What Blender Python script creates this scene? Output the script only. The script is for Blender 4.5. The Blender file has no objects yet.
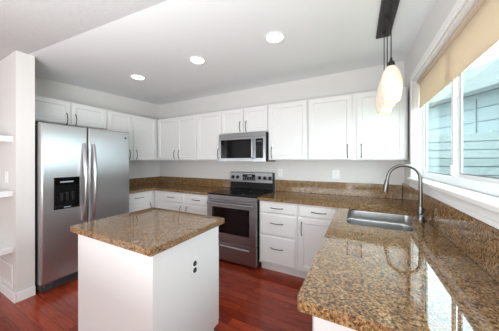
import bpy, bmesh, math, random
from mathutils import Vector, Matrix
S = bpy.context.scene
COL = S.collection
random.seed(4)

# ------------------------------------------------------------ camera, sky, lights, exposure
cam = bpy.data.cameras.new('camera'); camo = bpy.data.objects.new('camera', cam); COL.objects.link(camo)
cam.sensor_width = 36.0; cam.lens = 208.9 / 499 * 36.0
cam.shift_y = -4.27 / 499; cam.clip_start = 0.02
camo.location = (0, 0, 1.358); camo.rotation_euler = (math.pi / 2, 0, 0.4801)
S.camera = camo

w = bpy.data.worlds.new('sky'); S.world = w; w.use_nodes = True
wn = w.node_tree.nodes; wn.clear()
wo = wn.new('ShaderNodeOutputWorld'); wb = wn.new('ShaderNodeBackground')
wb.inputs[0].default_value = (0.86, 0.94, 1.0, 1); wb.inputs[1].default_value = 13
w.node_tree.links.new(wb.outputs[0], wo.inputs[0])

def area(name, loc, rot, sx, sy, power, col=(1, 1, 1)):
    l = bpy.data.lights.new(name, 'AREA'); l.shape = 'RECTANGLE'; l.size = sx; l.size_y = sy
    l.energy = power; l.color = col
    o = bpy.data.objects.new(name, l); COL.objects.link(o); o.location = loc; o.rotation_euler = rot
    return o
# fill lights added behind the camera; the walls there have no openings
area('added_fill_rear', (-2.8, -3.93, 1.25), (math.pi / 2, 0, 0), 5.8, 2.2, 28, (.94, .978, 1))
area('added_fill_right', (0.44, -2.3, 1.15), (math.pi / 2, 0, math.pi / 2), 3.0, 2.1, 105, (.94, .978, 1))
area('added_fill_left', (-5.95, -1.6, 1.4), (math.pi / 2, 0, -math.pi / 2), 2.4, 1.6, 45, (.96, .985, 1))
# unseen upward light added to brighten the ceiling and upper cabinets
area('added_fill_up', (-.8, -.5, 1.25), (math.radians(180 - 31), 0, 0), 2.2, 1.0, 90, (.94, .978, 1))

S.view_settings.view_transform = 'Standard'; S.view_settings.look = 'None'
S.view_settings.gamma = 1; S.view_settings.use_curve_mapping = False
S.view_settings.exposure = -0.42

# ------------------------------------------------------------ materials
def srgb(r, g, b):
    f = lambda c: (c / 255 / 12.92) if c / 255 <= .04045 else ((c / 255 + .055) / 1.055) ** 2.4
    return (f(r), f(g), f(b), 1)

def mat(name, col, rough=.5, metal=0, **kw):
    m = bpy.data.materials.new(name); m.use_nodes = True
    p = m.node_tree.nodes['Principled BSDF']
    p.inputs['Base Color'].default_value = col if len(col) == 4 else (*col, 1)
    p.inputs['Roughness'].default_value = rough; p.inputs['Metallic'].default_value = metal
    for k, v in kw.items(): p.inputs[k.replace('_', ' ')].default_value = v
    return m

def N(m, t, **ins):
    n = m.node_tree.nodes.new('ShaderNode' + t)
    for k, v in ins.items():
        if k in n.inputs: n.inputs[k].default_value = v
        else: setattr(n, k, v)
    return n
def L(m, a, b): m.node_tree.links.new(a, b)
def P(m): return m.node_tree.nodes['Principled BSDF']
def ramp(m, stops):
    r = N(m, 'ValToRGB'); e = r.color_ramp.elements
    while len(e) > 1: e.remove(e[0])
    e[0].position = stops[0][0]; e[0].color = stops[0][1]
    for p, c in stops[1:]:
        q = e.new(p); q.color = c
    return r
def bump(m, src, strength, dist=.01):
    b = N(m, 'Bump'); b.inputs['Strength'].default_value = strength; b.inputs['Distance'].default_value = dist
    L(m, src, b.inputs['Height']); L(m, b.outputs[0], P(m).inputs['Normal'])
def textured(name, col, rough, scale, strength, dist=.002, **kw):
    m = mat(name, col, rough, **kw)
    tc = N(m, 'TexCoord'); n = N(m, 'TexNoise'); n.inputs['Scale'].default_value = scale; n.inputs['Detail'].default_value = 4
    L(m, tc.outputs['Object'], n.inputs['Vector']); bump(m, n.outputs[0], strength, dist)
    return m

M = {}
M['wall'] = textured('wall_paint', srgb(223, 221, 218), .6, 60, .12)
M['ceiling'] = textured('ceiling_paint', srgb(238, 241, 242), .7, 40, .1)
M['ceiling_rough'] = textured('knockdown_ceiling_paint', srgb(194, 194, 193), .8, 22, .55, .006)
M['white'] = textured('white_cabinet_paint', srgb(228, 228, 227), .38, 90, .03)
M['trim'] = textured('white_trim_paint', srgb(240, 240, 240), .4, 80, .03)
M['plastic'] = textured('white_plastic', srgb(240, 240, 238), .35, 80, .02)
M['black_plastic'] = textured('black_plastic', srgb(18, 18, 19), .3, 120, .03, Specular_IOR_Level=.3)
M['dark_glass'] = mat('black_glass', srgb(8, 8, 9), .05, Specular_IOR_Level=.3)
M['cooktop'] = mat('black_ceramic_glass', srgb(7, 7, 8), .07, Specular_IOR_Level=.25)
M['nickel'] = mat('brushed_nickel', srgb(120, 118, 115), .3, 1)
M['pewter'] = mat('dark_pewter', srgb(105, 103, 102), .35, 1)
M['bronze'] = mat('dark_bronze', srgb(62, 58, 56), .45, .7)
M['dark_steel'] = mat('dark_grey_enamel', srgb(74, 75, 78), .45, .3)
M['gasket'] = mat('grey_rubber_gasket', srgb(120, 124, 128), .7)
M['ring'] = mat('burner_ring_print', srgb(45, 45, 47), .3)
M['display'] = mat('display_print', srgb(150, 165, 170), .4)
M['rubber_black'] = mat('black_rubber', srgb(14, 14, 14), .7)  # plain black for feet, louvers, gaskets, slots and cords

def steel(name, col, rough, axis):
    m = mat(name, col, rough, 1)
    p = P(m); p.inputs['Anisotropic'].default_value = .75; p.inputs['Anisotropic Rotation'].default_value = axis
    t = N(m, 'Tangent', direction_type='RADIAL', axis='Z'); L(m, t.outputs[0], p.inputs['Tangent'])
    return m
M['steel'] = steel('brushed_stainless_steel', srgb(186, 186, 187), .30, 0)
M['appliance_steel'] = steel('dark_brushed_stainless_steel', srgb(170, 173, 176), .30, 0)
M['sink'] = mat('satin_sink_steel', srgb(204, 205, 206), .33, 1)

def granite(name, rough, ior):
    m = mat(name, (.4, .3, .2), rough, IOR=ior)
    tc = N(m, 'TexCoord')
    a = N(m, 'TexNoise'); a.inputs['Scale'].default_value = 125; a.inputs['Detail'].default_value = 4; a.inputs['Roughness'].default_value = .7
    b = N(m, 'TexNoise'); b.inputs['Scale'].default_value = 20; b.inputs['Detail'].default_value = 5; b.inputs['Roughness'].default_value = .65
    c = N(m, 'TexNoise'); c.inputs['Scale'].default_value = 84; c.inputs['Detail'].default_value = 3; c.inputs['Roughness'].default_value = .6
    for n in (a, b, c): L(m, tc.outputs['Object'], n.inputs['Vector'])
    # cream, tan and rust ground
    rb = ramp(m, [(.36, srgb(93, 60, 34)), (.47, srgb(131, 96, 59)), (.56, srgb(152, 120, 82)), (.68, srgb(175, 148, 111))])
    L(m, b.outputs[0], rb.inputs[0])
    # fine crystals
    ra = ramp(m, [(.34, srgb(43, 30, 20)), (.44, srgb(90, 64, 40)), (.53, srgb(160, 124, 82)), (.66, srgb(192, 163, 124))])
    L(m, a.outputs[0], ra.inputs[0])
    mx = N(m, 'Mix', data_type='RGBA', blend_type='MIX'); mx.inputs[0].default_value = .66
    L(m, rb.outputs[0], mx.inputs[6]); L(m, ra.outputs[0], mx.inputs[7])
    # dark mica clusters
    rv = ramp(m, [(.40, (1, 1, 1, 1)), (.46, (0, 0, 0, 1))])
    L(m, c.outputs[0], rv.inputs[0])
    m2 = N(m, 'Mix', data_type='RGBA', blend_type='MIX')
    mu = N(m, 'Math', operation='MULTIPLY'); mu.inputs[1].default_value = .8
    L(m, rv.outputs[0], mu.inputs[0]); L(m, mu.outputs[0], m2.inputs[0])
    L(m, mx.outputs[2], m2.inputs[6]); m2.inputs[7].default_value = srgb(32, 22, 15)
    L(m, m2.outputs[2], P(m).inputs['Base Color'])
    return m
M['granite'] = granite('polished_speckled_granite', .018, 1.85); M['granite_splash'] = granite('satin_speckled_granite', .12, 1.5)

def wood_floor():
    m = mat('red_cherry_plank_floor', (.2, .05, .03), .2)
    tc = N(m, 'TexCoord')
    br = N(m, 'TexBrick'); br.offset = .37; br.squash = 1
    for k, v in (('Scale', 1), ('Brick Width', 1.1), ('Row Height', .082), ('Mortar Size', .0011), ('Mortar Smooth', .1), ('Bias', 0)):
        br.inputs[k].default_value = v
    br.inputs['Color1'].default_value = srgb(180, 74, 44); br.inputs['Color2'].default_value = srgb(132, 47, 29)
    br.inputs['Mortar'].default_value = srgb(50, 16, 11)
    L(m, tc.outputs['Object'], br.inputs['Vector'])
    mp = N(m, 'Mapping'); mp.inputs['Scale'].default_value = (2.2, 34, 1)
    n = N(m, 'TexNoise'); n.inputs['Scale'].default_value = 2.6; n.inputs['Detail'].default_value = 6; n.inputs['Distortion'].default_value = .6
    L(m, tc.outputs['Object'], mp.inputs[0]); L(m, mp.outputs[0], n.inputs['Vector'])
    r = ramp(m, [(.3, (.5, .45, .45, 1)), (.62, (1.0, 1.0, 1.0, 1))])
    L(m, n.outputs[0], r.inputs[0])
    mx = N(m, 'Mix', data_type='RGBA', blend_type='MULTIPLY'); mx.inputs[0].default_value = .8
    L(m, br.outputs[0], mx.inputs[6]); L(m, r.outputs[0], mx.inputs[7])
    L(m, mx.outputs[2], P(m).inputs['Base Color'])
    bump(m, n.outputs[0], .05, .003)
    return m
M['floor'] = wood_floor()

def glass_mat():
    m = bpy.data.materials.new('window_glass'); m.use_nodes = True; nt = m.node_tree; nt.nodes.clear()
    o = nt.nodes.new('ShaderNodeOutputMaterial'); mx = nt.nodes.new('ShaderNodeMixShader')
    t = nt.nodes.new('ShaderNodeBsdfTransparent'); t.inputs[0].default_value = (.85, .93, .93, 1)
    g = nt.nodes.new('ShaderNodeBsdfGlossy'); g.inputs['Roughness'].default_value = .02
    f = nt.nodes.new('ShaderNodeLayerWeight'); f.inputs[0].default_value = .5
    pw = nt.nodes.new('ShaderNodeMath'); pw.operation = 'POWER'; pw.inputs[1].default_value = 5
    ad = nt.nodes.new('ShaderNodeMath'); ad.operation = 'MULTIPLY_ADD'; ad.inputs[1].default_value = .5; ad.inputs[2].default_value = .03
    nt.links.new(f.outputs['Facing'], pw.inputs[0]); nt.links.new(pw.outputs[0], ad.inputs[0]); nt.links.new(ad.outputs[0], mx.inputs[0]); nt.links.new(t.outputs[0], mx.inputs[1]); nt.links.new(g.outputs[0], mx.inputs[2])
    nt.links.new(mx.outputs[0], o.inputs[0])
    return m
M['glass'] = glass_mat()

def shade_mat():
    m = mat('tan_roller_shade_fabric', srgb(222, 192, 150), .9)
    nt = m.node_tree; p = P(m); o = nt.nodes['Material Output']
    tc = N(m, 'TexCoord'); mp = N(m, 'Mapping'); mp.inputs['Scale'].default_value = (1, 40, 260)
    n = N(m, 'TexNoise'); n.inputs['Scale'].default_value = 3
    L(m, tc.outputs['Object'], mp.inputs[0]); L(m, mp.outputs[0], n.inputs['Vector'])
    r = ramp(m, [(.3, srgb(220, 201, 178)), (.7, srgb(230, 213, 192))]); L(m, n.outputs[0], r.inputs[0])
    L(m, r.outputs[0], p.inputs['Base Color'])
    t = N(m, 'BsdfTranslucent'); t.inputs[0].default_value = srgb(226, 208, 186)
    mx = N(m, 'MixShader'); mx.inputs[0].default_value = .34
    L(m, p.outputs[0], mx.inputs[1]); L(m, t.outputs[0], mx.inputs[2]); L(m, mx.outputs[0], o.inputs[0])
    return m
M['shade'] = shade_mat()
M['opal'] = mat('lit_opal_glass', srgb(225, 214, 198), .25, Emission_Color=(1, .86, .70, 1), Emission_Strength=.27)
M['lamp'] = mat('lit_lamp_lens', (1, 1, 1, 1), .5, Emission_Color=(1, .97, .92, 1), Emission_Strength=14)
M['fence'] = textured('teal_fence_paint', srgb(93, 101, 101), .7, 15, .2)
M['siding'] = textured('pale_teal_siding_paint', srgb(91, 102, 103), .7, 10, .1)
M['house_trim'] = textured('pale_house_trim_paint', srgb(32, 39, 39), .6, 20, .05)
M['lap_line'] = textured('dark_teal_board_joint', srgb(32, 50, 52), .8, 20, .05)  # dark lines at the fence gaps and siding laps
def shingle():
    m = mat('pale_grey_shingles', srgb(109, 114, 108), .9)
    tc = N(m, 'TexCoord'); br = N(m, 'TexBrick')
    for k, v in (('Scale', 1), ('Brick Width', .3), ('Row Height', .14), ('Mortar Size', .012)): br.inputs[k].default_value = v
    br.inputs['Color1'].default_value = srgb(81, 86, 83); br.inputs['Color2'].default_value = srgb(72, 76, 73); br.inputs['Mortar'].default_value = srgb(46, 51, 51)
    L(m, tc.outputs['Object'], br.inputs['Vector']); L(m, br.outputs[0], P(m).inputs['Base Color'])
    return m
M['shingle'] = shingle()
M['soil'] = textured('dry_lawn_soil', srgb(110, 115, 80), .95, 8, .5)

# ------------------------------------------------------------ mesh helpers
class MB:
    """collects shapes in world coordinates; part() links them as one mesh"""
    def __init__(s): s.bm = bmesh.new()
    def _merge(s, b):
        me = bpy.data.meshes.new('tmp'); b.to_mesh(me); b.free(); s.bm.from_mesh(me); bpy.data.meshes.remove(me)
    def box(s, x0, x1, y0, y1, z0, z1, bev=0, seg=2):
        b = bmesh.new(); bmesh.ops.create_cube(b, size=1)
        for v in b.verts:
            v.co = Vector(((x0 + x1) / 2 + v.co.x * (x1 - x0), (y0 + y1) / 2 + v.co.y * (y1 - y0), (z0 + z1) / 2 + v.co.z * (z1 - z0)))
        if bev: bmesh.ops.bevel(b, geom=b.edges[:] , offset=bev, segments=seg, affect='EDGES', profile=.5)
        s._merge(b); return s
    def tube(s, pts, r, n=10, flat=1.0, cap=True):
        pts = [Vector(p) for p in pts]; b = bmesh.new(); rings = []
        rs = r if isinstance(r, (list, tuple)) else [r] * len(pts)
        T0 = (pts[1] - pts[0]).normalized()
        up = Vector((0, 0, 1)) if abs(T0.z) < .9 else Vector((1, 0, 0))
        A = T0.cross(up).normalized()
        for i, p in enumerate(pts):
            T = (pts[min(i + 1, len(pts) - 1)] - pts[max(i - 1, 0)]).normalized()
            A = (A - T * A.dot(T)).normalized(); B = T.cross(A)
            rings.append([b.verts.new(p + (A * math.cos(k / n * 2 * math.pi) * flat + B * math.sin(k / n * 2 * math.pi)) * rs[i]) for k in range(n)])
        for q, t in zip(rings, rings[1:]):
            for k in range(n): b.faces.new((q[k], q[(k + 1) % n], t[(k + 1) % n], t[k]))
        if cap: b.faces.new(rings[0][::-1]); b.faces.new(rings[-1])
        s._merge(b); return s
    def lathe(s, prof, c, axis='z', n=28, flip=1):
        """prof = [(radius, height)], closed at radius 0"""
        b = bmesh.new(); rings = []
        for r, h in prof:
            row = []
            for k in range(n if r > 1e-6 else 1):
                a = 2 * math.pi * k / n; u, v = r * math.cos(a), r * math.sin(a)
                q = {'z': (u, v, h), 'y': (u, h, v), 'x': (h, u, v)}[axis]
                row.append(b.verts.new(Vector(c) + Vector(q)))
            rings.append(row)
        for q, t in zip(rings, rings[1:]):
            for k in range(n):
                if len(q) == 1 and len(t) == 1: break
                if len(q) == 1: b.faces.new((q[0], t[(k + 1) % n], t[k]))
                elif len(t) == 1: b.faces.new((q[k], q[(k + 1) % n], t[0]))
                else: b.faces.new((q[k], q[(k + 1) % n], t[(k + 1) % n], t[k]))
        bmesh.ops.recalc_face_normals(b, faces=b.faces[:])
        s._merge(b); return s
    def loops(s, loops, cap0=True, cap1=True):
        b = bmesh.new(); R = [[b.verts.new(p) for p in l] for l in loops]; n = len(R[0])
        for q, t in zip(R, R[1:]):
            for k in range(n): b.faces.new((q[k], q[(k + 1) % n], t[(k + 1) % n], t[k]))
        if cap0: b.faces.new(R[0][::-1])
        if cap1: b.faces.new(R[-1])
        bmesh.ops.recalc_face_normals(b, faces=b.faces[:])
        s._merge(b); return s
    def slab(s, outer, holes, z0, z1):
        """flat slab with holes"""
        b = bmesh.new(); es = []
        for l in [outer] + holes:
            vs = [b.verts.new((x, y, z0)) for x, y in l]
            es += [b.edges.new((vs[i], vs[(i + 1) % len(vs)])) for i in range(len(vs))]
        bmesh.ops.triangle_fill(b, edges=es, use_beauty=True)
        r = bmesh.ops.extrude_face_region(b, geom=b.faces[:])
        for v in r['geom']:
            if isinstance(v, bmesh.types.BMVert): v.co.z = z1
        bmesh.ops.recalc_face_normals(b, faces=b.faces[:])
        s._merge(b); return s

def smooth(me, deg=35):
    for p in me.polygons: p.use_smooth = True
    try: me.set_sharp_from_angle(angle=math.radians(deg))
    except Exception: pass

def weighted(o):
    k = o.modifiers.new('normals', 'WEIGHTED_NORMAL'); k.mode = 'FACE_AREA'; k.weight = 100; k.keep_sharp = True
def part(name, mb, m, parent=None, label=None, wn=True):
    me = bpy.data.meshes.new(name)
    off = Vector((0, 0, 0)); q = parent
    while q is not None: off += q.location; q = q.parent
    own = Vector((0, 0, 0))
    if parent is None:      # origin at the base of the shape
        xs = [v.co for v in mb.bm.verts]
        own = Vector(((min(c.x for c in xs) + max(c.x for c in xs)) / 2, (min(c.y for c in xs) + max(c.y for c in xs)) / 2, min(c.z for c in xs)))
        off = own
    bmesh.ops.translate(mb.bm, verts=mb.bm.verts[:], vec=-off)
    mb.bm.to_mesh(me); mb.bm.free()
    me.materials.append(m if not isinstance(m, str) else M[m]); smooth(me)
    o = bpy.data.objects.new(name, me); COL.objects.link(o); o.location = own
    if wn: weighted(o)
    if parent is not None: o.parent = parent
    if label: o['label'] = label
    return o

def tag(o, label, cat, group=None):
    o['label'] = label; o['category'] = cat
    if group: o['group'] = group
    return o
def thing(name, loc, label, cat, group=None):
    o = bpy.data.objects.new(name, None); COL.objects.link(o); o.location = loc; o.empty_display_size = .1
    return tag(o, label, cat, group)
def struct(name, mb, m, label=None):
    o = part(name, mb, m); o['kind'] = 'structure'
    if label: o['label'] = label
    return o
def rrect(x0, x1, y0, y1, r, z, n=5):
    pts = []
    for cx, cy, a0 in ((x1 - r, y1 - r, 0), (x0 + r, y1 - r, 90), (x0 + r, y0 + r, 180), (x1 - r, y0 + r, 270)):
        for k in range(n + 1):
            a = math.radians(a0 + 90 * k / n); pts.append((cx + r * math.cos(a), cy + r * math.sin(a), z))
    return pts

# ------------------------------------------------------------ main dimensions
XL, XR, YB = -3.655, .4735, 2.98
CZ0, CZ = .876, .914
YJ = .752                                   # line where the kitchen ceiling meets the other ceiling
def ceil_z(y): return 2.42 + .045 * (y - YJ)

# ------------------------------------------------------------ setting
struct('floor', MB().box(-6.1, XR + .1, -4.1, YB + .1, -.1, 0), 'floor', 'glossy red cherry plank floor')
mb = MB(); zz = [(-3.77, .752), (XR + .12, 1.13), (XR + .12, YB + .12), (-3.77, YB + .12)]
mb.loops([[(x, y, ceil_z(y) + d) for x, y in zz] for d in (0, .12)])
struct('ceiling', mb, 'ceiling', 'smooth white kitchen ceiling')
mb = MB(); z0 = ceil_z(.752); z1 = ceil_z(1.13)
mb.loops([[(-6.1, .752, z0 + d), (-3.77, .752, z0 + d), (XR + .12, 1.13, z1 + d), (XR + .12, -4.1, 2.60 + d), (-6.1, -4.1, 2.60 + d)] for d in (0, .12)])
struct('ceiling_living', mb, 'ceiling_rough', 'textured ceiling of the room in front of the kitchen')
struct('wall_back', MB().box(XL - .1, XR + .1, YB, YB + .1, 0, 2.75), 'wall')
struct('wall_left', MB().box(XL - .1, XL, .88, YB, 0, 2.75), 'wall')
struct('wall_stub', MB().box(-6.1, -2.92, .744, .879, 0, 2.426, .004), 'wall', 'end wall between the wall shelves and the refrigerator')
struct('wall_far_left', MB().box(-6.2, -6.1, -4.1, .88, 0, 2.75), 'wall')
# right wall with the kitchen window; closed behind the camera
WY0, WY1, WZ0, WZ1 = 1.02, 2.54, 1.165, 2.14
mb = MB()
mb.box(XR, XR + .104, WY1, YB, 0, 2.75); mb.box(XR, XR + .104, WY0, WY1, 0, WZ0); mb.box(XR, XR + .104, WY0, WY1, WZ1, 2.75)
mb.box(XR, XR + .104, -4.1, WY0, 0, 2.75)
struct('wall_right', mb, 'wall')
mb = MB(); mb.box(-6.1, XR + .1, -4.1, -4.0, 0, 2.75)
struct('wall_rear', mb, 'wall')
# baseboards on the end wall
mb = MB(); mb.box(-6.1, -2.905, .729, .743, 0, .092, .004); struct('baseboard_left', mb, 'trim')
mb = MB(); mb.box(-2.919, -2.905, .744, .879, 0, .092, .004); struct('baseboard_end', mb, 'trim')
# raised panel moulding low on the end wall
mb = MB(); x0, x1, za, zb, t = -3.9, -2.985, .125, .345, .022
for a in ((x0, x1, zb - t, zb), (x0, x1, za, za + t), (x1 - t, x1, za + t, zb - t), (x0, x0 + t, za + t, zb - t)):
    mb.box(a[0], a[1], .735, .743, a[2], a[3], .002)
struct('trim_1', mb, 'trim', 'rectangular panel moulding low on the end wall')

# ---- kitchen window
win = bpy.data.objects.new('window_1', None); COL.objects.link(win); win.location = (XR + .07, 1.78, WZ0)
win['kind'] = 'structure'; win['label'] = 'white sliding window over the granite counter'
FX0, FX1 = .548, .578
mb = MB()
for a in ((WY0 + .002, WY1 - .002, WZ1 - .05, WZ1 - .002), (WY0 + .002, WY1 - .002, 1.2, 1.258), (WY0 + .002, WY0 + .045, 1.258, WZ1 - .05), (WY1 - .038, WY1 - .002, 1.258, WZ1 - .05)):
    mb.box(FX0, FX1, a[0], a[1], a[2], a[3], .004)
part('window_frame', mb, 'trim', win)
mb = MB()
mb.box(FX0 - .004, FX0 + .012, 1.803, 1.838, 1.258, WZ1 - .05, .004); mb.box(FX0 + .013, FX1, 1.765, 1.80, 1.258, WZ1 - .05, .004)
part('window_mullion', mb, 'trim', win)
mb = MB(); s0, s1, q0, q1 = WY0 + .045, 1.765, 1.258, WZ1 - .05
for a in ((s0, s1, q0, q0 + .02), (s0, s1, q1 - .02, q1), (s0, s0 + .02, q0 + .02, q1 - .02)):
    mb.box(FX0 + .014, FX1 - .002, a[0], a[1], a[2], a[3], .003)
part('window_sash', mb, 'trim', win)
part('window_latch', MB().box(FX0 - .014, FX0 - .004, 1.80, 1.83, 1.268, 1.33, .003), 'plastic', win)
for ya, yb, za, xg in ((1.838, WY1 - .038, 1.258, .5635), (WY0 + .065, 1.765, 1.278, .5685)):
    zb_ = WZ1 - .05; mb = MB(); xa, xb = xg - .006, xg
    for a in ((ya, yb, za, za + .006), (ya, ya + .005, za + .006, zb_), (yb - .005, yb, za + .006, zb_)): mb.box(xa, xb, *a)
    part('window_gasket', mb, 'gasket', win)
part('window_pane', MB().box(.5635, .5655, 1.838, WY1 - .038, 1.258, WZ1 - .05), 'glass', win)
part('window_pane', MB().box(.5685, .5705, WY0 + .065, 1.765, 1.278, WZ1 - .07), 'glass', win)
mb = MB()
mb.box(XR - .036, XR - .001, WY0 - .07, WY1 + .08, 1.168, 1.2, .01, 3); mb.box(XR - .02, FX0 + .052, WY0 + .002, WY1 - .002, 1.1665, 1.1995)
part('window_sill', mb, 'trim', win)
mb = MB(); mb.box(XR - .012, XR - .001, WY0 - .06, WY1 + .07, 1.107, 1.1655, .002); mb.box(XR - .02, XR - .012, WY0 - .06, WY1 + .07, 1.107, 1.132, .004)
part('window_apron', mb, 'trim', win)
mb = MB()
mb.box(XR - .016, XR - .001, WY1 + .004, WY1 + .06, 1.2, WZ1 + .06, .004); mb.box(XR - .016, XR - .001, WY0 - .06, WY0 - .004, 1.2, WZ1 + .06, .004)
mb.box(XR - .016, XR - .001, WY0 - .004, WY1 + .004, WZ1 + .004, WZ1 + .06, .004)
part('window_casing', mb, 'trim', win)
mb = MB(); mb.box(XR, FX0, WY1 - .004, WY1 - .001, 1.2, WZ1); mb.box(XR, FX0, WY0 + .001, WY0 + .004, 1.2, WZ1); mb.box(XR, FX0, WY0 + .004, WY1 - .004, WZ1 - .004, WZ1 - .001)
part('window_jamb', mb, 'trim', win)

# ------------------------------------------------------------ door / drawer / pull builders
def mapper(facing, plane):
    """(across, up, out) -> world"""
    return {'y-': lambda u, v, w_: (u, plane - w_, v), 'x+': lambda u, v, w_: (plane + w_, u, v),
            'x-': lambda u, v, w_: (plane - w_, u, v), 'y+': lambda u, v, w_: (u, plane + w_, v)}[facing]
def rect(f, u0, u1, v0, v1, ins, w_):
    return [f(u0 + ins, v0 + ins, w_), f(u1 - ins, v0 + ins, w_), f(u1 - ins, v1 - ins, w_), f(u0 + ins, v1 - ins, w_)]
def door_mesh(f, u0, u1, v0, v1, t=.02, stile=.052):
    return MB().loops([rect(f, u0, u1, v0, v1, i, q) for i, q in ((0, 0), (0, t - .004), (.004, t), (stile, t), (stile + .009, t - .010), (stile + .013, t - .010), (stile + .03, t - .006))])
def drawer_mesh(f, u0, u1, v0, v1, t=.02):
    return MB().loops([rect(f, u0, u1, v0, v1, i, q) for i, q in ((0, 0), (0, t - .009), (.004, t - .006), (.014, t))])
def pull(f, u, v, length, vertical, out, parent):
    pts = []
    for k in range(11):
        a = k / 10; s_ = (a - .5) * length; h = .026 * math.sin(math.pi * a) ** .6 if 0 < a < 1 else 0
        pts.append(f(u, v + s_, out + h) if vertical else f(u + s_, v, out + h))
    rs = [.0075 if k in (0, 10) else .0048 for k in range(11)]
    part('handle', MB().tube(pts, rs, 8), 'pewter', parent)

def cabinet(name, label, cat, facing, plane, u0, u1, v0, v1, depth, fronts, group=None, toe=False, hollow=False, ends=(0, 0)):
    """carcass behind `plane`; fronts = [(kind, u0,u1,v0,v1, pull or None)] stand proud of it"""
    f = mapper(facing, plane)
    c = f((u0 + u1) / 2, 0 if toe else v0, -depth / 2)
    t = thing(name, c, label, cat, group)
    def bx(mb, a, b, c_, d, e, g, bev=0):
        p, q = f(a, c_, e), f(b, d, g)
        lo = [min(i, j) for i, j in zip(p, q)]; hi = [max(i, j) for i, j in zip(p, q)]
        mb.box(lo[0], hi[0], lo[1], hi[1], lo[2], hi[2], bev)
    mb = MB(); vb = .105 if toe else v0
    if hollow:
        for a in ((u0, u0 + .018, vb, v1), (u1 - .018, u1, vb, v1)): bx(mb, a[0], a[1], a[2], a[3], 0, -depth)
        bx(mb, u0 + .018, u1 - .018, vb, vb + .018, 0, -depth); bx(mb, u0 + .018, u1 - .018, vb + .018, v1, -depth + .01, -depth)
        bx(mb, u0 + .018, u1 - .018, v1 - .02, v1, 0, -.018)
    else: bx(mb, u0, u1, vb, v1, 0, -depth, .0015)
    part('body', mb, 'white', t)
    if toe:
        mb = MB(); bx(mb, u0, u1, .001, vb, -.065, -depth + .02); part('toe_kick', mb, 'white', t)
    for fr in fronts:
        k, a, b, c_, d = fr[:5]
        o = part('door' if k == 'door' else 'drawer', (door_mesh if k == 'door' else drawer_mesh)(f, a, b, c_, d), 'white', t)
        if len(fr) > 5 and fr[5]:
            pu, pv, vert = fr[5]; pull(f, pu, pv, .15, vert, .0195, o)
    return t

# ------------------------------------------------------------ wall cabinets
U0, U1 = 1.372, 2.134
YU = YB - .31                                # carcass plane; doors 2 cm proud
XU = XL + .315
g = 'white wall cabinets'
cabinet('wall_cabinet', 'short white two-door wall cabinet directly above the stainless refrigerator', 'cabinet', 'x+', XU, .90, 1.785, 1.83, U1, .31,
        [('door', .915, 1.338, 1.84, U1 - .012, (1.295, 1.90, True)), ('door', 1.346, 1.775, 1.84, U1 - .012, (1.39, 1.90, True))], g)
cabinet('wall_cabinet', 'tall white two-door wall cabinet between the refrigerator and the room corner', 'cabinet', 'x+', XU, 1.787, YU - .001, U0, U1, .31,
        [('door', 1.80, 2.165, U0 + .01, U1 - .012, (2.125, 1.47, True)), ('door', 2.20, 2.632, U0 + .01, U1 - .012, (2.245, 1.47, True))], g)
cabinet('wall_cabinet', 'white two-door wall cabinet on the back wall touching the room corner', 'cabinet', 'y-', YU, -3.335, -2.362, U0, U1, .305,
        [('door', -3.295, -2.812, U0 + .01, U1 - .012, (-2.865, 1.475, True)), ('door', -2.804, -2.372, U0 + .01, U1 - .012, (-2.755, 1.475, True))], g)
cabinet('wall_cabinet', 'white single-door wall cabinet between the corner cabinet and the microwave', 'cabinet', 'y-', YU, -2.36, -1.872, U0, U1, .305,
        [('door', -2.35, -1.882, U0 + .01, U1 - .012, (-1.925, 1.475, True))], g)
cabinet('wall_cabinet', 'short white two-door wall cabinet mounted on top of the microwave', 'cabinet', 'y-', YU, -1.87, -1.098, 1.765, U1, .305,
        [('door', -1.86, -1.488, 1.775, U1 - .012, (-1.535, 1.865, True)), ('door', -1.48, -1.108, 1.775, U1 - .012, (-1.435, 1.865, True))], g)
cabinet('wall_cabinet', 'white single-door wall cabinet beside the microwave on the window side', 'cabinet', 'y-', YU, -1.096, -.562, U0, U1, .305,
        [('door', -1.085, -.572, U0 + .01, U1 - .012, (-1.04, 1.475, True))], g)
cabinet('wall_cabinet', 'white two-door wall cabinet behind the pendant lights next to the window', 'cabinet', 'y-', YU, -.56, .452, U0, U1, .305,
        [('door', -.55, -.062, U0 + .01, U1 - .012, (-.11, 1.475, True)), ('door', -.016, .437, U0 + .01, U1 - .012, (.03, 1.475, True))], g)

# ------------------------------------------------------------ base cabinets
YC = 2.372                                   # carcass plane of the back run (fronts at 2.352)
XC = -3.04
g = 'white base cabinets'
BT = CZ0 - .001
cabinet('base_cabinet', 'white base cabinet between the refrigerator and the corner, one drawer over a door', 'cabinet', 'x+', XC, 1.845, 2.37, 0, BT, .60,
        [('drawer', 1.858, 2.33, .715, BT - .02, (2.09, .79, False)), ('door', 1.858, 2.33, .125, .695, (2.28, .60, True))], g, toe=True)
cabinet('base_cabinet', 'white corner base cabinet beside the range, two drawers over doors', 'cabinet', 'y-', YC, -3.035, -1.876, 0, BT, .60,
        [('drawer', -2.93, -2.36, .715, BT - .02, (-2.63, .79, False)), ('drawer', -2.335, -1.888, .715, BT - .02, (-2.11, .79, False)),
         ('door', -2.93, -2.36, .125, .695, (-2.41, .60, True)), ('door', -2.335, -1.888, .125, .695, (-2.285, .60, True))], g, toe=True)
cabinet('base_cabinet', 'white three-drawer base cabinet beside the stainless range on the window side', 'cabinet', 'y-', YC, -1.094, -.617, 0, BT, .60,
        [('drawer', -1.08, -.64, .735, BT - .018, (-.86, .797, False)), ('drawer', -1.08, -.64, .47, .715, (-.86, .615, False)), ('drawer', -1.08, -.64, .125, .45, (-.86, .315, False))], g, toe=True)
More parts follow.
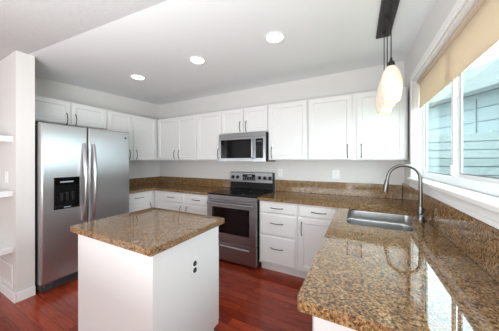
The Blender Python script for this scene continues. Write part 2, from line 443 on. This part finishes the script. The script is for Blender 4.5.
cabinet('base_cabinet', 'white base cabinet where the counters meet, a wide drawer over one door', 'cabinet', 'y-', YC, -.615, .46, 0, BT, .60,
        [('drawer', -.60, -.19, .735, BT - .018, (-.38, .797, False)), ('door', -.60, -.19, .125, .715, (-.565, .60, True))], g, toe=True)
cabinet('sink_cabinet', 'white two-door base cabinet under the stainless sink', 'cabinet', 'x-', -.125, 1.47, 2.345, 0, BT, .59,
        [('door', 1.485, 1.90, .125, .85, (1.86, .70, True)), ('door', 1.908, 2.32, .125, .85, (1.95, .70, True))], g, toe=True, hollow=True)
cabinet('base_cabinet', 'white base cabinet at the open end of the peninsula counter nearest the camera', 'cabinet', 'x-', -.125, .735, 1.468, 0, BT, .59,
        [('drawer', .75, 1.455, .735, BT - .018, (1.09, .797, False)), ('door', .75, 1.085, .125, .715, (1.04, .60, True)), ('door', 1.092, 1.455, .125, .715, (1.135, .60, True))], g, toe=True)

# ------------------------------------------------------------ granite worktops
def worktop(label, outer, holes=(), group=None):
    o = part('countertop', MB().slab(outer, list(holes), CZ0, CZ), 'granite', wn=False)
    b = o.modifiers.new('edge', 'BEVEL'); b.width = .009; b.segments = 3; b.limit_method = 'ANGLE'; b.angle_limit = math.radians(50); weighted(o)
    return tag(o, label, 'countertop')
worktop('L-shaped brown granite countertop in the corner between refrigerator and range', [(XL, 1.838), (-3.0, 1.838), (-3.0, 2.33), (-1.872, 2.33), (-1.872, YB - .001), (XL, YB - .001)])
SX0, SX1, SY0, SY1 = -.078, .33, 1.63, 2.305
def rounded(poly, r):
    out = []
    for i, p in enumerate(poly):
        p = Vector(p); a = Vector(poly[i - 1]); b = Vector(poly[(i + 1) % len(poly)])
        q = min(r, (a - p).length * .48, (b - p).length * .48)
        u = p + (a - p).normalized() * q; v = p + (b - p).normalized() * q
        for k in range(6):
            t = k / 5; w_ = u * (1 - t) ** 2 + p * 2 * t * (1 - t) + v * t * t; out.append((w_.x, w_.y))
    return out
hole = rounded([(SX0, SY0), (.322, SY0), (.348, 1.95), (.368, 2.01), (.41, 2.08), (.412, SY1 - .01), (SX0, SY1 - .01)], .085)
def corner(cx, cy, r, a0):
    return [(cx + r * math.cos(math.radians(a0 + 15 * k)), cy + r * math.sin(math.radians(a0 + 15 * k))) for k in range(7)]
worktop('long L-shaped speckled granite countertop holding the sink, under the window', [(-1.102, 2.33), (-.178, 2.33)] + corner(-.178 + .016, .668 + .016, .016, 180) + [(XR - .001, .668), (XR - .001, YB - .001), (-1.102, YB - .001)], [hole])

def splash(label, *a):
    return tag(part('backsplash', MB().box(*a, .003), 'granite_splash'), label, 'backsplash')
SB = CZ + .001
splash('low granite backsplash beside the refrigerator, along the side wall', XL + .001, XL + .021, 1.84, YB - .024, SB, 1.045)
splash('low granite backsplash on the back wall between the corner and the range', XL + .001, -1.872, YB - .022, YB - .001, SB, 1.05)
splash('low granite backsplash on the back wall between the range and the window corner', -1.102, XR - .023, YB - .022, YB - .001, SB, 1.082)
splash('long granite backsplash under the window sill', XR - .021, XR - .001, .668, YB - .001, SB, 1.105)

# ------------------------------------------------------------ sink and faucet
sk = thing('kitchen_sink', (.126, 1.98, .70), 'undermount double-bowl stainless steel sink set into the granite', 'sink')
def bowl(x0, x1, y0, y1, zb):
    L_ = []
    for ins, z, r in ((-.012, .8745, .065), (0, .8745, .055), (.004, .866, .053), (.012, zb + .03, .05), (.02, zb + .01, .045), (.042, zb, .03)):
        L_.append(rrect(x0 + ins, x1 - ins, y0 + ins, y1 - ins, r, z))
    # outer shell
    L2 = [rrect(x0 + i, x1 - i, y0 + i, y1 - i, r, z) for i, z, r in ((-.012, .8735, .065), (-.003, .8725, .055), (.006, zb + .02, .05), (.03, zb - .004, .03))]
    return MB().loops(L2[::-1] + L_)
for y0, y1, bx1 in ((1.995, SY1 + .002, .422), (SY0 - .004, 1.965, .352)):
    b = part('bowl', bowl(SX0 - .006, bx1, y0, y1, .70), 'sink', sk)
    c = ((SX0 + bx1) / 2, (y0 + y1) / 2, .7005)
    part('drain', MB().lathe([(0, .002), (.012, .002), (.02, .0015), (.036, .004), (.042, .003), (.044, 0)], c), 'nickel', b)
fa = thing('kitchen_faucet', (.411, 1.965, CZ), 'tall gooseneck brushed nickel faucet behind the sink', 'faucet')
part('base', MB().lathe([(0, 0), (.03, 0), (.03, .006), (.024, .012), (.021, .03), (.021, .09), (.019, .105), (0, .105)], (.411, 1.965, CZ + .001)), 'nickel', fa)
pts = [(.411, 1.965, CZ + .10), (.411, 1.965, 1.05), (.411, 1.965, 1.20)]
R_ = .1025
for k in range(1, 15):
    a = math.pi * k / 15 * 1.03; pts.append((.411 - R_ + R_ * math.cos(a), 1.965, 1.225 + R_ * math.sin(a)))
pts.append((.202, 1.965, 1.20))
part('spout', MB().tube(pts, .0125, 14), 'nickel', fa)
part('spray_head', MB().tube([(.202, 1.965, 1.215), (.199, 1.965, 1.19), (.194, 1.965, 1.15), (.190, 1.965, 1.115)], [.013, .0165, .0175, .0165], 14), 'nickel', fa)
mb = MB().tube([(.411, 1.95, .965), (.411, 1.93, .967)], .011, 12); mb.tube([(.411, 1.933, .967), (.414, 1.91, .985), (.417, 1.89, 1.02)], [.006, .0055, .005], 10)
part('lever', mb, 'nickel', fa)

# ------------------------------------------------------------ island
isl = thing('kitchen_island', (-1.33, 1.03, 0), 'white kitchen island cabinet standing on the red floor', 'island')
mb = MB(); mb.box(-1.735, -.96, .74, 1.325, .105, CZ0 - .001, .002); part('body', mb, 'white', isl)
mb = MB(); mb.box(-1.735, -.96, .74, 1.265, .001, .106); part('base', mb, 'white', isl)
mb = MB(); mb.box(-.995, -.957, .737, .768, .002, CZ0 - .002, .001); part('corner_trim', mb, 'white', isl)
fi = mapper('y+', 1.326)
for a, b, pu in ((-1.725, -1.335, -1.38), (-1.325, -.97, -1.28)):
    d = part('door', door_mesh(fi, a, b, .125, .69), 'white', isl); pull(fi, pu, .6, .15, True, .0195, d)
    d = part('drawer', drawer_mesh(fi, a, b, .71, .855), 'white', isl); pull(fi, (a + b) / 2, .785, .15, False, .0195, d)
o = part('countertop', MB().slab([(q[0], q[1]) for q in rrect(-1.755, -.925, .702, 1.36, .007, 0)], [], CZ0, CZ), 'granite', wn=False)
b = o.modifiers.new('edge', 'BEVEL'); b.width = .009; b.segments = 3; b.limit_method = 'ANGLE'; b.angle_limit = math.radians(50); weighted(o)
tag(o, 'rectangular warm brown granite top lying on the white island', 'countertop')
ol = thing('electrical_outlet', (-.957, 1.057, .66), 'black double outlet in a white plate on the island side', 'outlet')
part('plate', MB().box(-.9595, -.9565, 1.022, 1.092, .603, .717, .002), 'white', ol)
for z in (.639, .683):
    r = part('socket', MB().lathe([(0, .0035), (.0145, .0035), (.0165, .001), (.0165, 0)], (-.9565, 1.057, z), axis='x', n=20), 'black_plastic', ol, 'round black socket')
    for y in (1.051, 1.062): part('slot', MB().box(-.9532, -.9523, y - .001, y + .001, z - .002, z + .006), 'display', r)

# ------------------------------------------------------------ refrigerator
fr = thing('refrigerator', (-3.2, 1.35, 0), 'side-by-side stainless steel refrigerator with ice dispenser', 'refrigerator')
FY0, FYM, FY1 = .893, 1.307, 1.815
part('body', MB().box(-3.62, -2.915, FY0 + .004, FY1 - .004, .03, 1.735, .006), 'dark_steel', fr, 'dark grey cabinet sides')
for x in (-3.5, -3.0):
    for y in (FY0 + .08, FY1 - .08): part('foot', MB().lathe([(0, 0), (.02, 0), (.02, .032), (0, .032)], (x, y, .0005), n=12), 'rubber_black', fr)
gr = part('grille', MB().box(-2.912, -2.865, FY0 + .008, FY1 - .008, .012, .092, .004), 'dark_steel', fr, 'dark grey kick grille')
for k in range(4): part('louver', MB().box(-2.866, -2.862, FY0 + .10, FY1 - .06, .028 + k * .015, .034 + k * .015, .001), 'rubber_black', gr)
part('hinge', MB().box(-2.88, -2.845, FY0 + .02, FY0 + .10, .082, .099, .003).tube([(-2.855, FY0 + .035, .06), (-2.855, FY0 + .035, .098)], .012, 10), 'nickel', fr)
doors = []
for a, b in ((FY0, FYM - .004), (FYM + .004, FY1)):
    mb = MB(); bm_ = bmesh.new(); bmesh.ops.create_cube(bm_, size=1)
    for v in bm_.verts: v.co = Vector((-2.868 + v.co.x * .082, (a + b) / 2 + v.co.y * (b - a), .928 + v.co.z * 1.656))
    bmesh.ops.bevel(bm_, geom=[e for e in bm_.edges if all(v.co.x > -2.85 for v in e.verts)], offset=.02, segments=4, affect='EDGES', profile=.5)
    mb._merge(bm_); d = part('door', mb, 'steel', fr); doors.append(d)
for d, y in zip(doors, (FYM - .047, FYM + .05)):
    pts = []
    for k in range(17):
        a = k / 16; z = .68 + a * .88; pts.append((-2.826 + .058 * math.sin(math.pi * a) ** .7 if 0 < a < 1 else -2.826, y, z))
    part('handle', MB().tube(pts, [.02] + [.0195] * 15 + [.02], 14), 'steel', d)
    part('gasket', MB().box(-2.9145, -2.909, d.location.y + (FY0 + .01 if d is doors[0] else FYM + .01), (FYM - .01 if d is doors[0] else FY1 - .01), .11, 1.745), 'rubber_black', d)
dp = part('dispenser', MB(), 'black_plastic', doors[0]) if False else None
dy0, dy1, dz0, dz1, X0 = .992, 1.218, .845, 1.185, -2.8275
mb = MB()
mb.box(X0, X0 + .012, dy0, dy1, 1.03, dz1, .003)                      # control head
mb.box(X0, X0 + .012, dy0, dy0 + .014, dz0, 1.03, .002); mb.box(X0, X0 + .012, dy1 - .014, dy1, dz0, 1.03, .002); mb.box(X0, X0 + .014, dy0, dy1, dz0, dz0 + .03, .003)
mb.box(X0, X0 + .002, dy0 + .01, dy1 - .01, dz0 + .02, 1.035)
dp = part('dispenser', mb, 'dark_glass', doors[0], 'black ice and water dispenser')
S_ = doors[0]
# the dispenser's own pieces hang on the door as parts' sub-parts
mb = MB(); mb.box(X0 + .012, X0 + .0135, dy0 + .05, dy1 - .06, 1.128, 1.142); part('dispenser_display', mb, 'display', S_)
for y in (1.055, 1.105, 1.155): part('dispenser_paddle', MB().loops([[(X0 + .003 + dx, y - .016 + e, 1.02), (X0 + .003 + dx, y + .016 - e, 1.02), (X0 + .008 + dx, y + .010 - e, .93), (X0 + .008 + dx, y - .010 + e, .93)] for dx, e in ((0, 0), (.004, .003))]), 'black_plastic', S_)
part('dispenser_tray', MB().box(X0 + .0142, X0 + .0165, 1.075, 1.135, .858, .867), 'display', S_)
part('emblem', MB().lathe([(0, .003), (.012, .003), (.015, .001), (.015, 0)], (-2.8275, 1.752, 1.672), axis='x', n=20), 'dark_steel', doors[1], 'small dark round badge')

# ------------------------------------------------------------ range
rg = thing('electric_range', (-1.487, 2.64, 0), 'freestanding stainless electric range with black glass cooktop', 'range')
RX0, RX1 = -1.868, -1.106
part('body', MB().box(RX0 + .002, RX1 - .002, 2.345, 2.945, .06, .899, .002), 'black_plastic', rg, 'black side panels')
for x in (RX0 + .06, RX1 - .06):
    for y in (2.40, 2.88): part('foot', MB().lathe([(0, 0), (.02, 0), (.016, .06), (0, .06)], (x, y, .0005), n=12), 'rubber_black', rg)
ct = part('cooktop', MB().box(RX0, RX1, 2.315, 2.90, .90, .921, .006), 'cooktop', rg, 'black glass cooktop')
for x, y, r in ((-1.68, 2.47, .10), (-1.30, 2.47, .085), (-1.68, 2.74, .075), (-1.30, 2.74, .10)):
    part('burner_ring', MB().lathe([(r - .003, 0), (r - .003, .0006), (r, .0006), (r, 0)], (x, y, .9208), n=40), 'ring', ct)
part('front_strip', MB().box(RX0 + .003, RX1 - .003, 2.318, 2.344, .842, .899, .003), 'appliance_steel', rg)
od = part('oven_door', MB().box(RX0 + .003, RX1 - .003, 2.302, 2.344, .292, .838, .006), 'appliance_steel', rg)
part('oven_window', MB().box(RX0 + .095, RX1 - .095, 2.2985, 2.304, .405, .745, .001), 'dark_glass', od)
mb = MB().tube([(RX0 + .035, 2.262, .80), (-1.487, 2.255, .80), (RX1 - .035, 2.262, .80)], .0135, 12)
for x in (RX0 + .055, RX1 - .055): mb.tube([(x, 2.262, .80), (x, 2.304, .80)], .011, 10)
part('oven_handle', mb, 'appliance_steel', od)
sd = part('drawer', MB().box(RX0 + .003, RX1 - .003, 2.304, 2.344, .045, .283, .006), 'appliance_steel', rg)
mb = MB().loops([[(x, 2.304 - o_, .232 + dz) for dz, o_ in ((.012, 0), (.012, .012), (.004, .022), (-.008, .02), (-.006, .012), (0, .008), (0, 0))] for x in (RX0 + .1, RX1 - .1)])
part('drawer_pull', mb, 'appliance_steel', sd)
bg = part('backguard', MB().box(RX0 + .004, RX1 - .004, 2.895, 2.955, .921, 1.185, .008), 'black_plastic', rg, 'black backguard')
f_ = [[(x, 2.8925, 1.03), (x, 2.896, 1.03), (x, 2.896, 1.178), (x, 2.886, 1.178)] for x in (RX0 + .004, RX1 - .018)]
cp = part('control_panel', MB().loops(f_), 'appliance_steel', rg, 'stainless control panel')
for x in (-1.805, -1.715, -1.33, -1.245, -1.16):
    part('knob', MB().lathe([(.027, .0), (.027, -.006), (.022, -.009), (.019, -.026), (.016, -.028), (0, -.028)], (x, 2.889, 1.105), axis='y', n=20), 'black_plastic', cp)
mb = MB().box(-1.625, -1.405, 2.8835, 2.8925, 1.06, 1.155, .002); part('display', mb, 'dark_glass', cp)
part('clock', MB().box(-1.535, -1.465, 2.8825, 2.8837, 1.118, 1.138), 'display', cp)
for i in range(5):
    for z in (1.078, 1.098): part('button', MB().box(-1.605 + i * .043, -1.585 + i * .043, 2.8825, 2.8837, z - .003, z + .003), 'display', cp)

# ------------------------------------------------------------ microwave
mw = thing('microwave', (-1.484, 2.78, 1.345), 'stainless over-the-range microwave with dark glass door', 'microwave')
MX0, MX1, MZ0, MZ1 = -1.864, -1.102, 1.350, 1.758
part('body', MB().box(MX0 + .002, MX1 - .002, 2.60, 2.975, MZ0 + .004, MZ1 - .002, .003), 'black_plastic', mw, 'dark sides and underside')
md = part('door', MB().box(MX0, -1.262, 2.572, 2.60, MZ0, MZ1 - .055, .005), 'appliance_steel', mw)
part('window', MB().box(MX0 + .045, -1.315, 2.569, 2.574, MZ0 + .052, MZ1 - .09, .001), 'dark_glass', md)
part('handle', MB().tube([(-1.288, 2.57, MZ0 + .045), (-1.288, 2.545, MZ0 + .06), (-1.288, 2.54, 1.53), (-1.288, 2.545, MZ1 - .105), (-1.288, 2.57, MZ1 - .09)], .0115, 10), 'appliance_steel', md)
mc = part('control_panel', MB().box(-1.258, MX1, 2.572, 2.60, MZ0, MZ1 - .055, .005), 'appliance_steel', mw)
part('keypad', MB().box(-1.245, -1.135, 2.5695, 2.574, MZ0 + .052, MZ1 - .09, .001), 'dark_glass', mc)
for i in range(3):
    for j in range(6): part('button', MB().box(-1.228 + i * .032, -1.216 + i * .032, 2.5688, 2.5698, 1.425 + j * .026, 1.433 + j * .026), 'dark_steel', mc)
part('display', MB().box(-1.228, -1.152, 2.5688, 2.5698, 1.62, 1.645), 'dark_steel', mc)
vt = part('vent', MB().box(MX0, MX1, 2.572, 2.60, MZ1 - .053, MZ1, .004), 'appliance_steel', mw)

# ------------------------------------------------------------ outlets on the back wall, switch, shelves
def outlet(x, z, label, gang=1, rocker=False):
    w_ = .036 if gang == 1 else .046
    t = thing('electrical_outlet', (x, YB, z), label, 'outlet')
    part('plate', MB().box(x - w_, x + w_, YB - .006, YB - .0005, z - .058, z + .058, .002), 'plastic', t)
    xs = [x]
    for i, a in enumerate(xs):
        s_ = part('receptacle', MB().box(a - .017, a + .017, YB - .0085, YB - .006, z - .034, z + .034, .001), 'plastic', t)
        for dz in (-.018, .018):
            for dx in (-.006, .006): part('slot', MB().box(a + dx - .001, a + dx + .001, YB - .0092, YB - .0084, z + dz - .004, z + dz + .004), 'rubber_black', s_)
outlet(-1.03, 1.185, 'white outlet on the back wall beside the range backguard')
outlet(-.262, 1.185, 'wide white outlet on the back wall near the sink', 2)
t = thing('light_switch', (-3.16, .743, 1.2), 'white light switch plate on the end wall between the shelves', 'switch')
part('plate', MB().box(-3.197, -3.123, .737, .7435, 1.142, 1.258, .002), 'plastic', t)
part('toggle', MB().box(-3.168, -3.152, .731, .7375, 1.185, 1.215, .002), 'plastic', t)
for z, lb in ((1.578, 'topmost white wall shelf on the end wall beside the refrigerator'), (1.045, 'middle white wall shelf, below the light switch'), (.495, 'lowest white wall shelf, above the panel moulding')):
    t = thing('wall_shelf', (-3.4, .64, z), lb, 'shelf', 'white wall shelves')
    part('board', MB().box(-3.85, -2.99, .50, .7435, z, z + .024, .003), 'trim', t)
    part('lip', MB().box(-3.85, -2.988, .496, .5, z - .012, z + .026, .002), 'trim', t)
    part('bracket', MB().box(-3.02, -3.0, .60, .7435, z - .03, z - .0005, .002), 'trim', t)

# ------------------------------------------------------------ recessed lights
for x, y, lb in ((-2.565, 1.755, 'recessed ceiling light closest to the refrigerator'), (-1.56, 1.76, 'middle one of the three recessed ceiling lights, above the range side of the island'), (-.66, 1.755, 'recessed ceiling light closest to the pendant lights')):
    zc = ceil_z(y) - .002
    t = thing('recessed_light', (x, y, zc), lb, 'ceiling light', 'recessed ceiling lights')
    part('trim_ring', MB().lathe([(.072, 0), (.095, 0), (.097, -.003), (.09, -.008), (.074, -.009), (.07, -.004), (.072, 0)], (x, y, zc), n=36), 'trim', t)
    part('lens', MB().lathe([(0, -.004), (.05, -.0045), (.0715, -.005), (.0715, -.001), (0, -.001)], (x, y, zc), n=36), 'lamp', t, 'glowing white lens')

# ------------------------------------------------------------ pendant light
px = .195
pn = thing('pendant_light', (px, 1.89, ceil_z(1.89)), 'dark bar pendant light with three glowing opal glass shades', 'pendant light')
mb = MB(); mb.loops([[(x, y, ceil_z(y) - d) for x, y in ((px - i, 1.58), (px + i, 1.58), (px + i, 2.205), (px - i, 2.205))] for d, i in ((.002, .055), (.018, .055), (.024, .049))])
cano = part('canopy', mb, 'bronze', pn)
for y, zb in ((1.68, 1.752), (1.89, 1.768), (2.105, 1.762)):
    part('cord', MB().tube([(px, y, ceil_z(y) - .02), (px, y, zb + .27)], .0032, 8), 'rubber_black', pn)
    part('ferrule', MB().lathe([(0, 0), (.011, 0), (.011, -.02), (.005, -.03), (0, -.03)], (px, y, ceil_z(y) - .02), n=16), 'bronze', cano)
    part('socket_cap', MB().lathe([(0, .30), (.006, .30), (.009, .28), (.019, .27), (.024, .246), (.024, .238), (0, .238)], (px, y, zb), n=20), 'bronze', pn)
    prof = [(.026, .240), (.045, .226), (.060, .20), (.071, .165), (.077, .125), (.077, .09), (.072, .05), (.063, .02), (.055, 0), (.051, .001), (.058, .02), (.067, .05), (.072, .09), (.072, .125), (.066, .163), (.055, .197), (.04, .222), (.024, .236)]
    prof = [(r * .83 if h < .23 else r, h) for r, h in prof]
    part('glass_shade', MB().lathe(prof, (px, y, zb), n=32), 'opal', pn, 'glowing opal glass shade')
    part('bulb', MB().lathe([(0, .238), (.013, .238), (.014, .20), (.026, .165), (.03, .14), (.026, .115), (.012, .102), (0, .10)], (px, y, zb), n=18), M['lamp_bulb'] if 'lamp_bulb' in M else M.setdefault('lamp_bulb', mat('lit_bulb', (1, 1, 1, 1), .4, Emission_Color=(1, .87, .7, 1), Emission_Strength=6)), pn)

# ------------------------------------------------------------ roller shade
rs = thing('roller_shade', (.52, 1.78, 2.1), 'tan fabric roller shade half lowered over the sliding window', 'window shade')
part('roller_tube', MB().tube([(.519, WY0 + .012, 2.112), (.519, WY1 - .012, 2.112)], .017, 16), 'shade', rs)
mb = MB().box(.520, .5222, WY0 + .014, WY1 - .014, 1.878, 2.112); part('fabric', mb, 'shade', rs)
part('hem_bar', MB().box(.517, .5255, WY0 + .014, WY1 - .014, 1.862, 1.880, .003), 'shade', rs)

# ------------------------------------------------------------ outside the window
struct('ground', MB().box(XR + .15, 16, -6, 22, -.45, -.35), 'soil')
fe = thing('board_fence', (2.2, 6, -.35), 'pale teal horizontal board fence outside the window', 'fence')
mb = MB()
for k in range(13): mb.box(.7, 4.2, 6.0, 6.022, -.33 + k * .176, -.33 + k * .176 + .158, .002)
part('board_panel', mb, 'fence', fe)
part('board_backing', MB().box(.7, 4.2, 6.024, 6.04, -.34, 1.93), 'lap_line', fe)
for x in (.72, 2.45, 4.18): part('post', MB().box(x - .045, x + .045, 6.042, 6.13, -.35, 2.0, .004), 'fence', fe)

A = Vector((1.2, 11.7, 0)); Bv = Vector((5.2, 5.1, 0)); D = (Bv - A).normalized(); Nn = Vector((-D.y, D.x, 0))  # Nn points away from the kitchen
if Nn.x < 0: Nn = -Nn
LN = (Bv - A).length
def hp(s_, d, z): q = A + D * s_ + Nn * d; return (q.x, q.y, z)
ho = thing('neighbouring_house', (*(A + D * LN / 2)[:2], -.35), 'pale teal house with a shingled roof beyond the fence', 'house')
def hbox(mb, s0, s1, d0, d1, z0_, z1_): mb.loops([[hp(s0, d0, z), hp(s1, d0, z), hp(s1, d1, z), hp(s0, d1, z)] for z in (z0_, z1_)]); return mb
part('wall', hbox(MB(), 0, LN, 0, 8, -.35, 3.46), 'siding', ho)
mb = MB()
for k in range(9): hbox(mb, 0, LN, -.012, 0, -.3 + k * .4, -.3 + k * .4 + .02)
part('siding_lap', mb, 'lap_line', ho)
rf = part('roof', MB().loops([[hp(-.3, -.45, 3.22 + d), hp(LN + .3, -.45, 3.22 + d), hp(LN + .3, 4.2, 5.75 + d), hp(-.3, 4.2, 5.75 + d)] for d in (0, .1)]).loops([[hp(-.3, 8.45, 3.22 + d), hp(LN + .3, 8.45, 3.22 + d), hp(LN + .3, 4.2, 5.75 + d), hp(-.3, 4.2, 5.75 + d)] for d in (0, .1)]), 'shingle', ho)
part('gutter', hbox(MB(), -.3, LN + .3, -.56, -.45, 3.2, 3.31), 'house_trim', ho)
part('corner_board', hbox(MB(), 3.62, 3.66, -.03, -.013, -.35, 3.2), 'siding', ho)
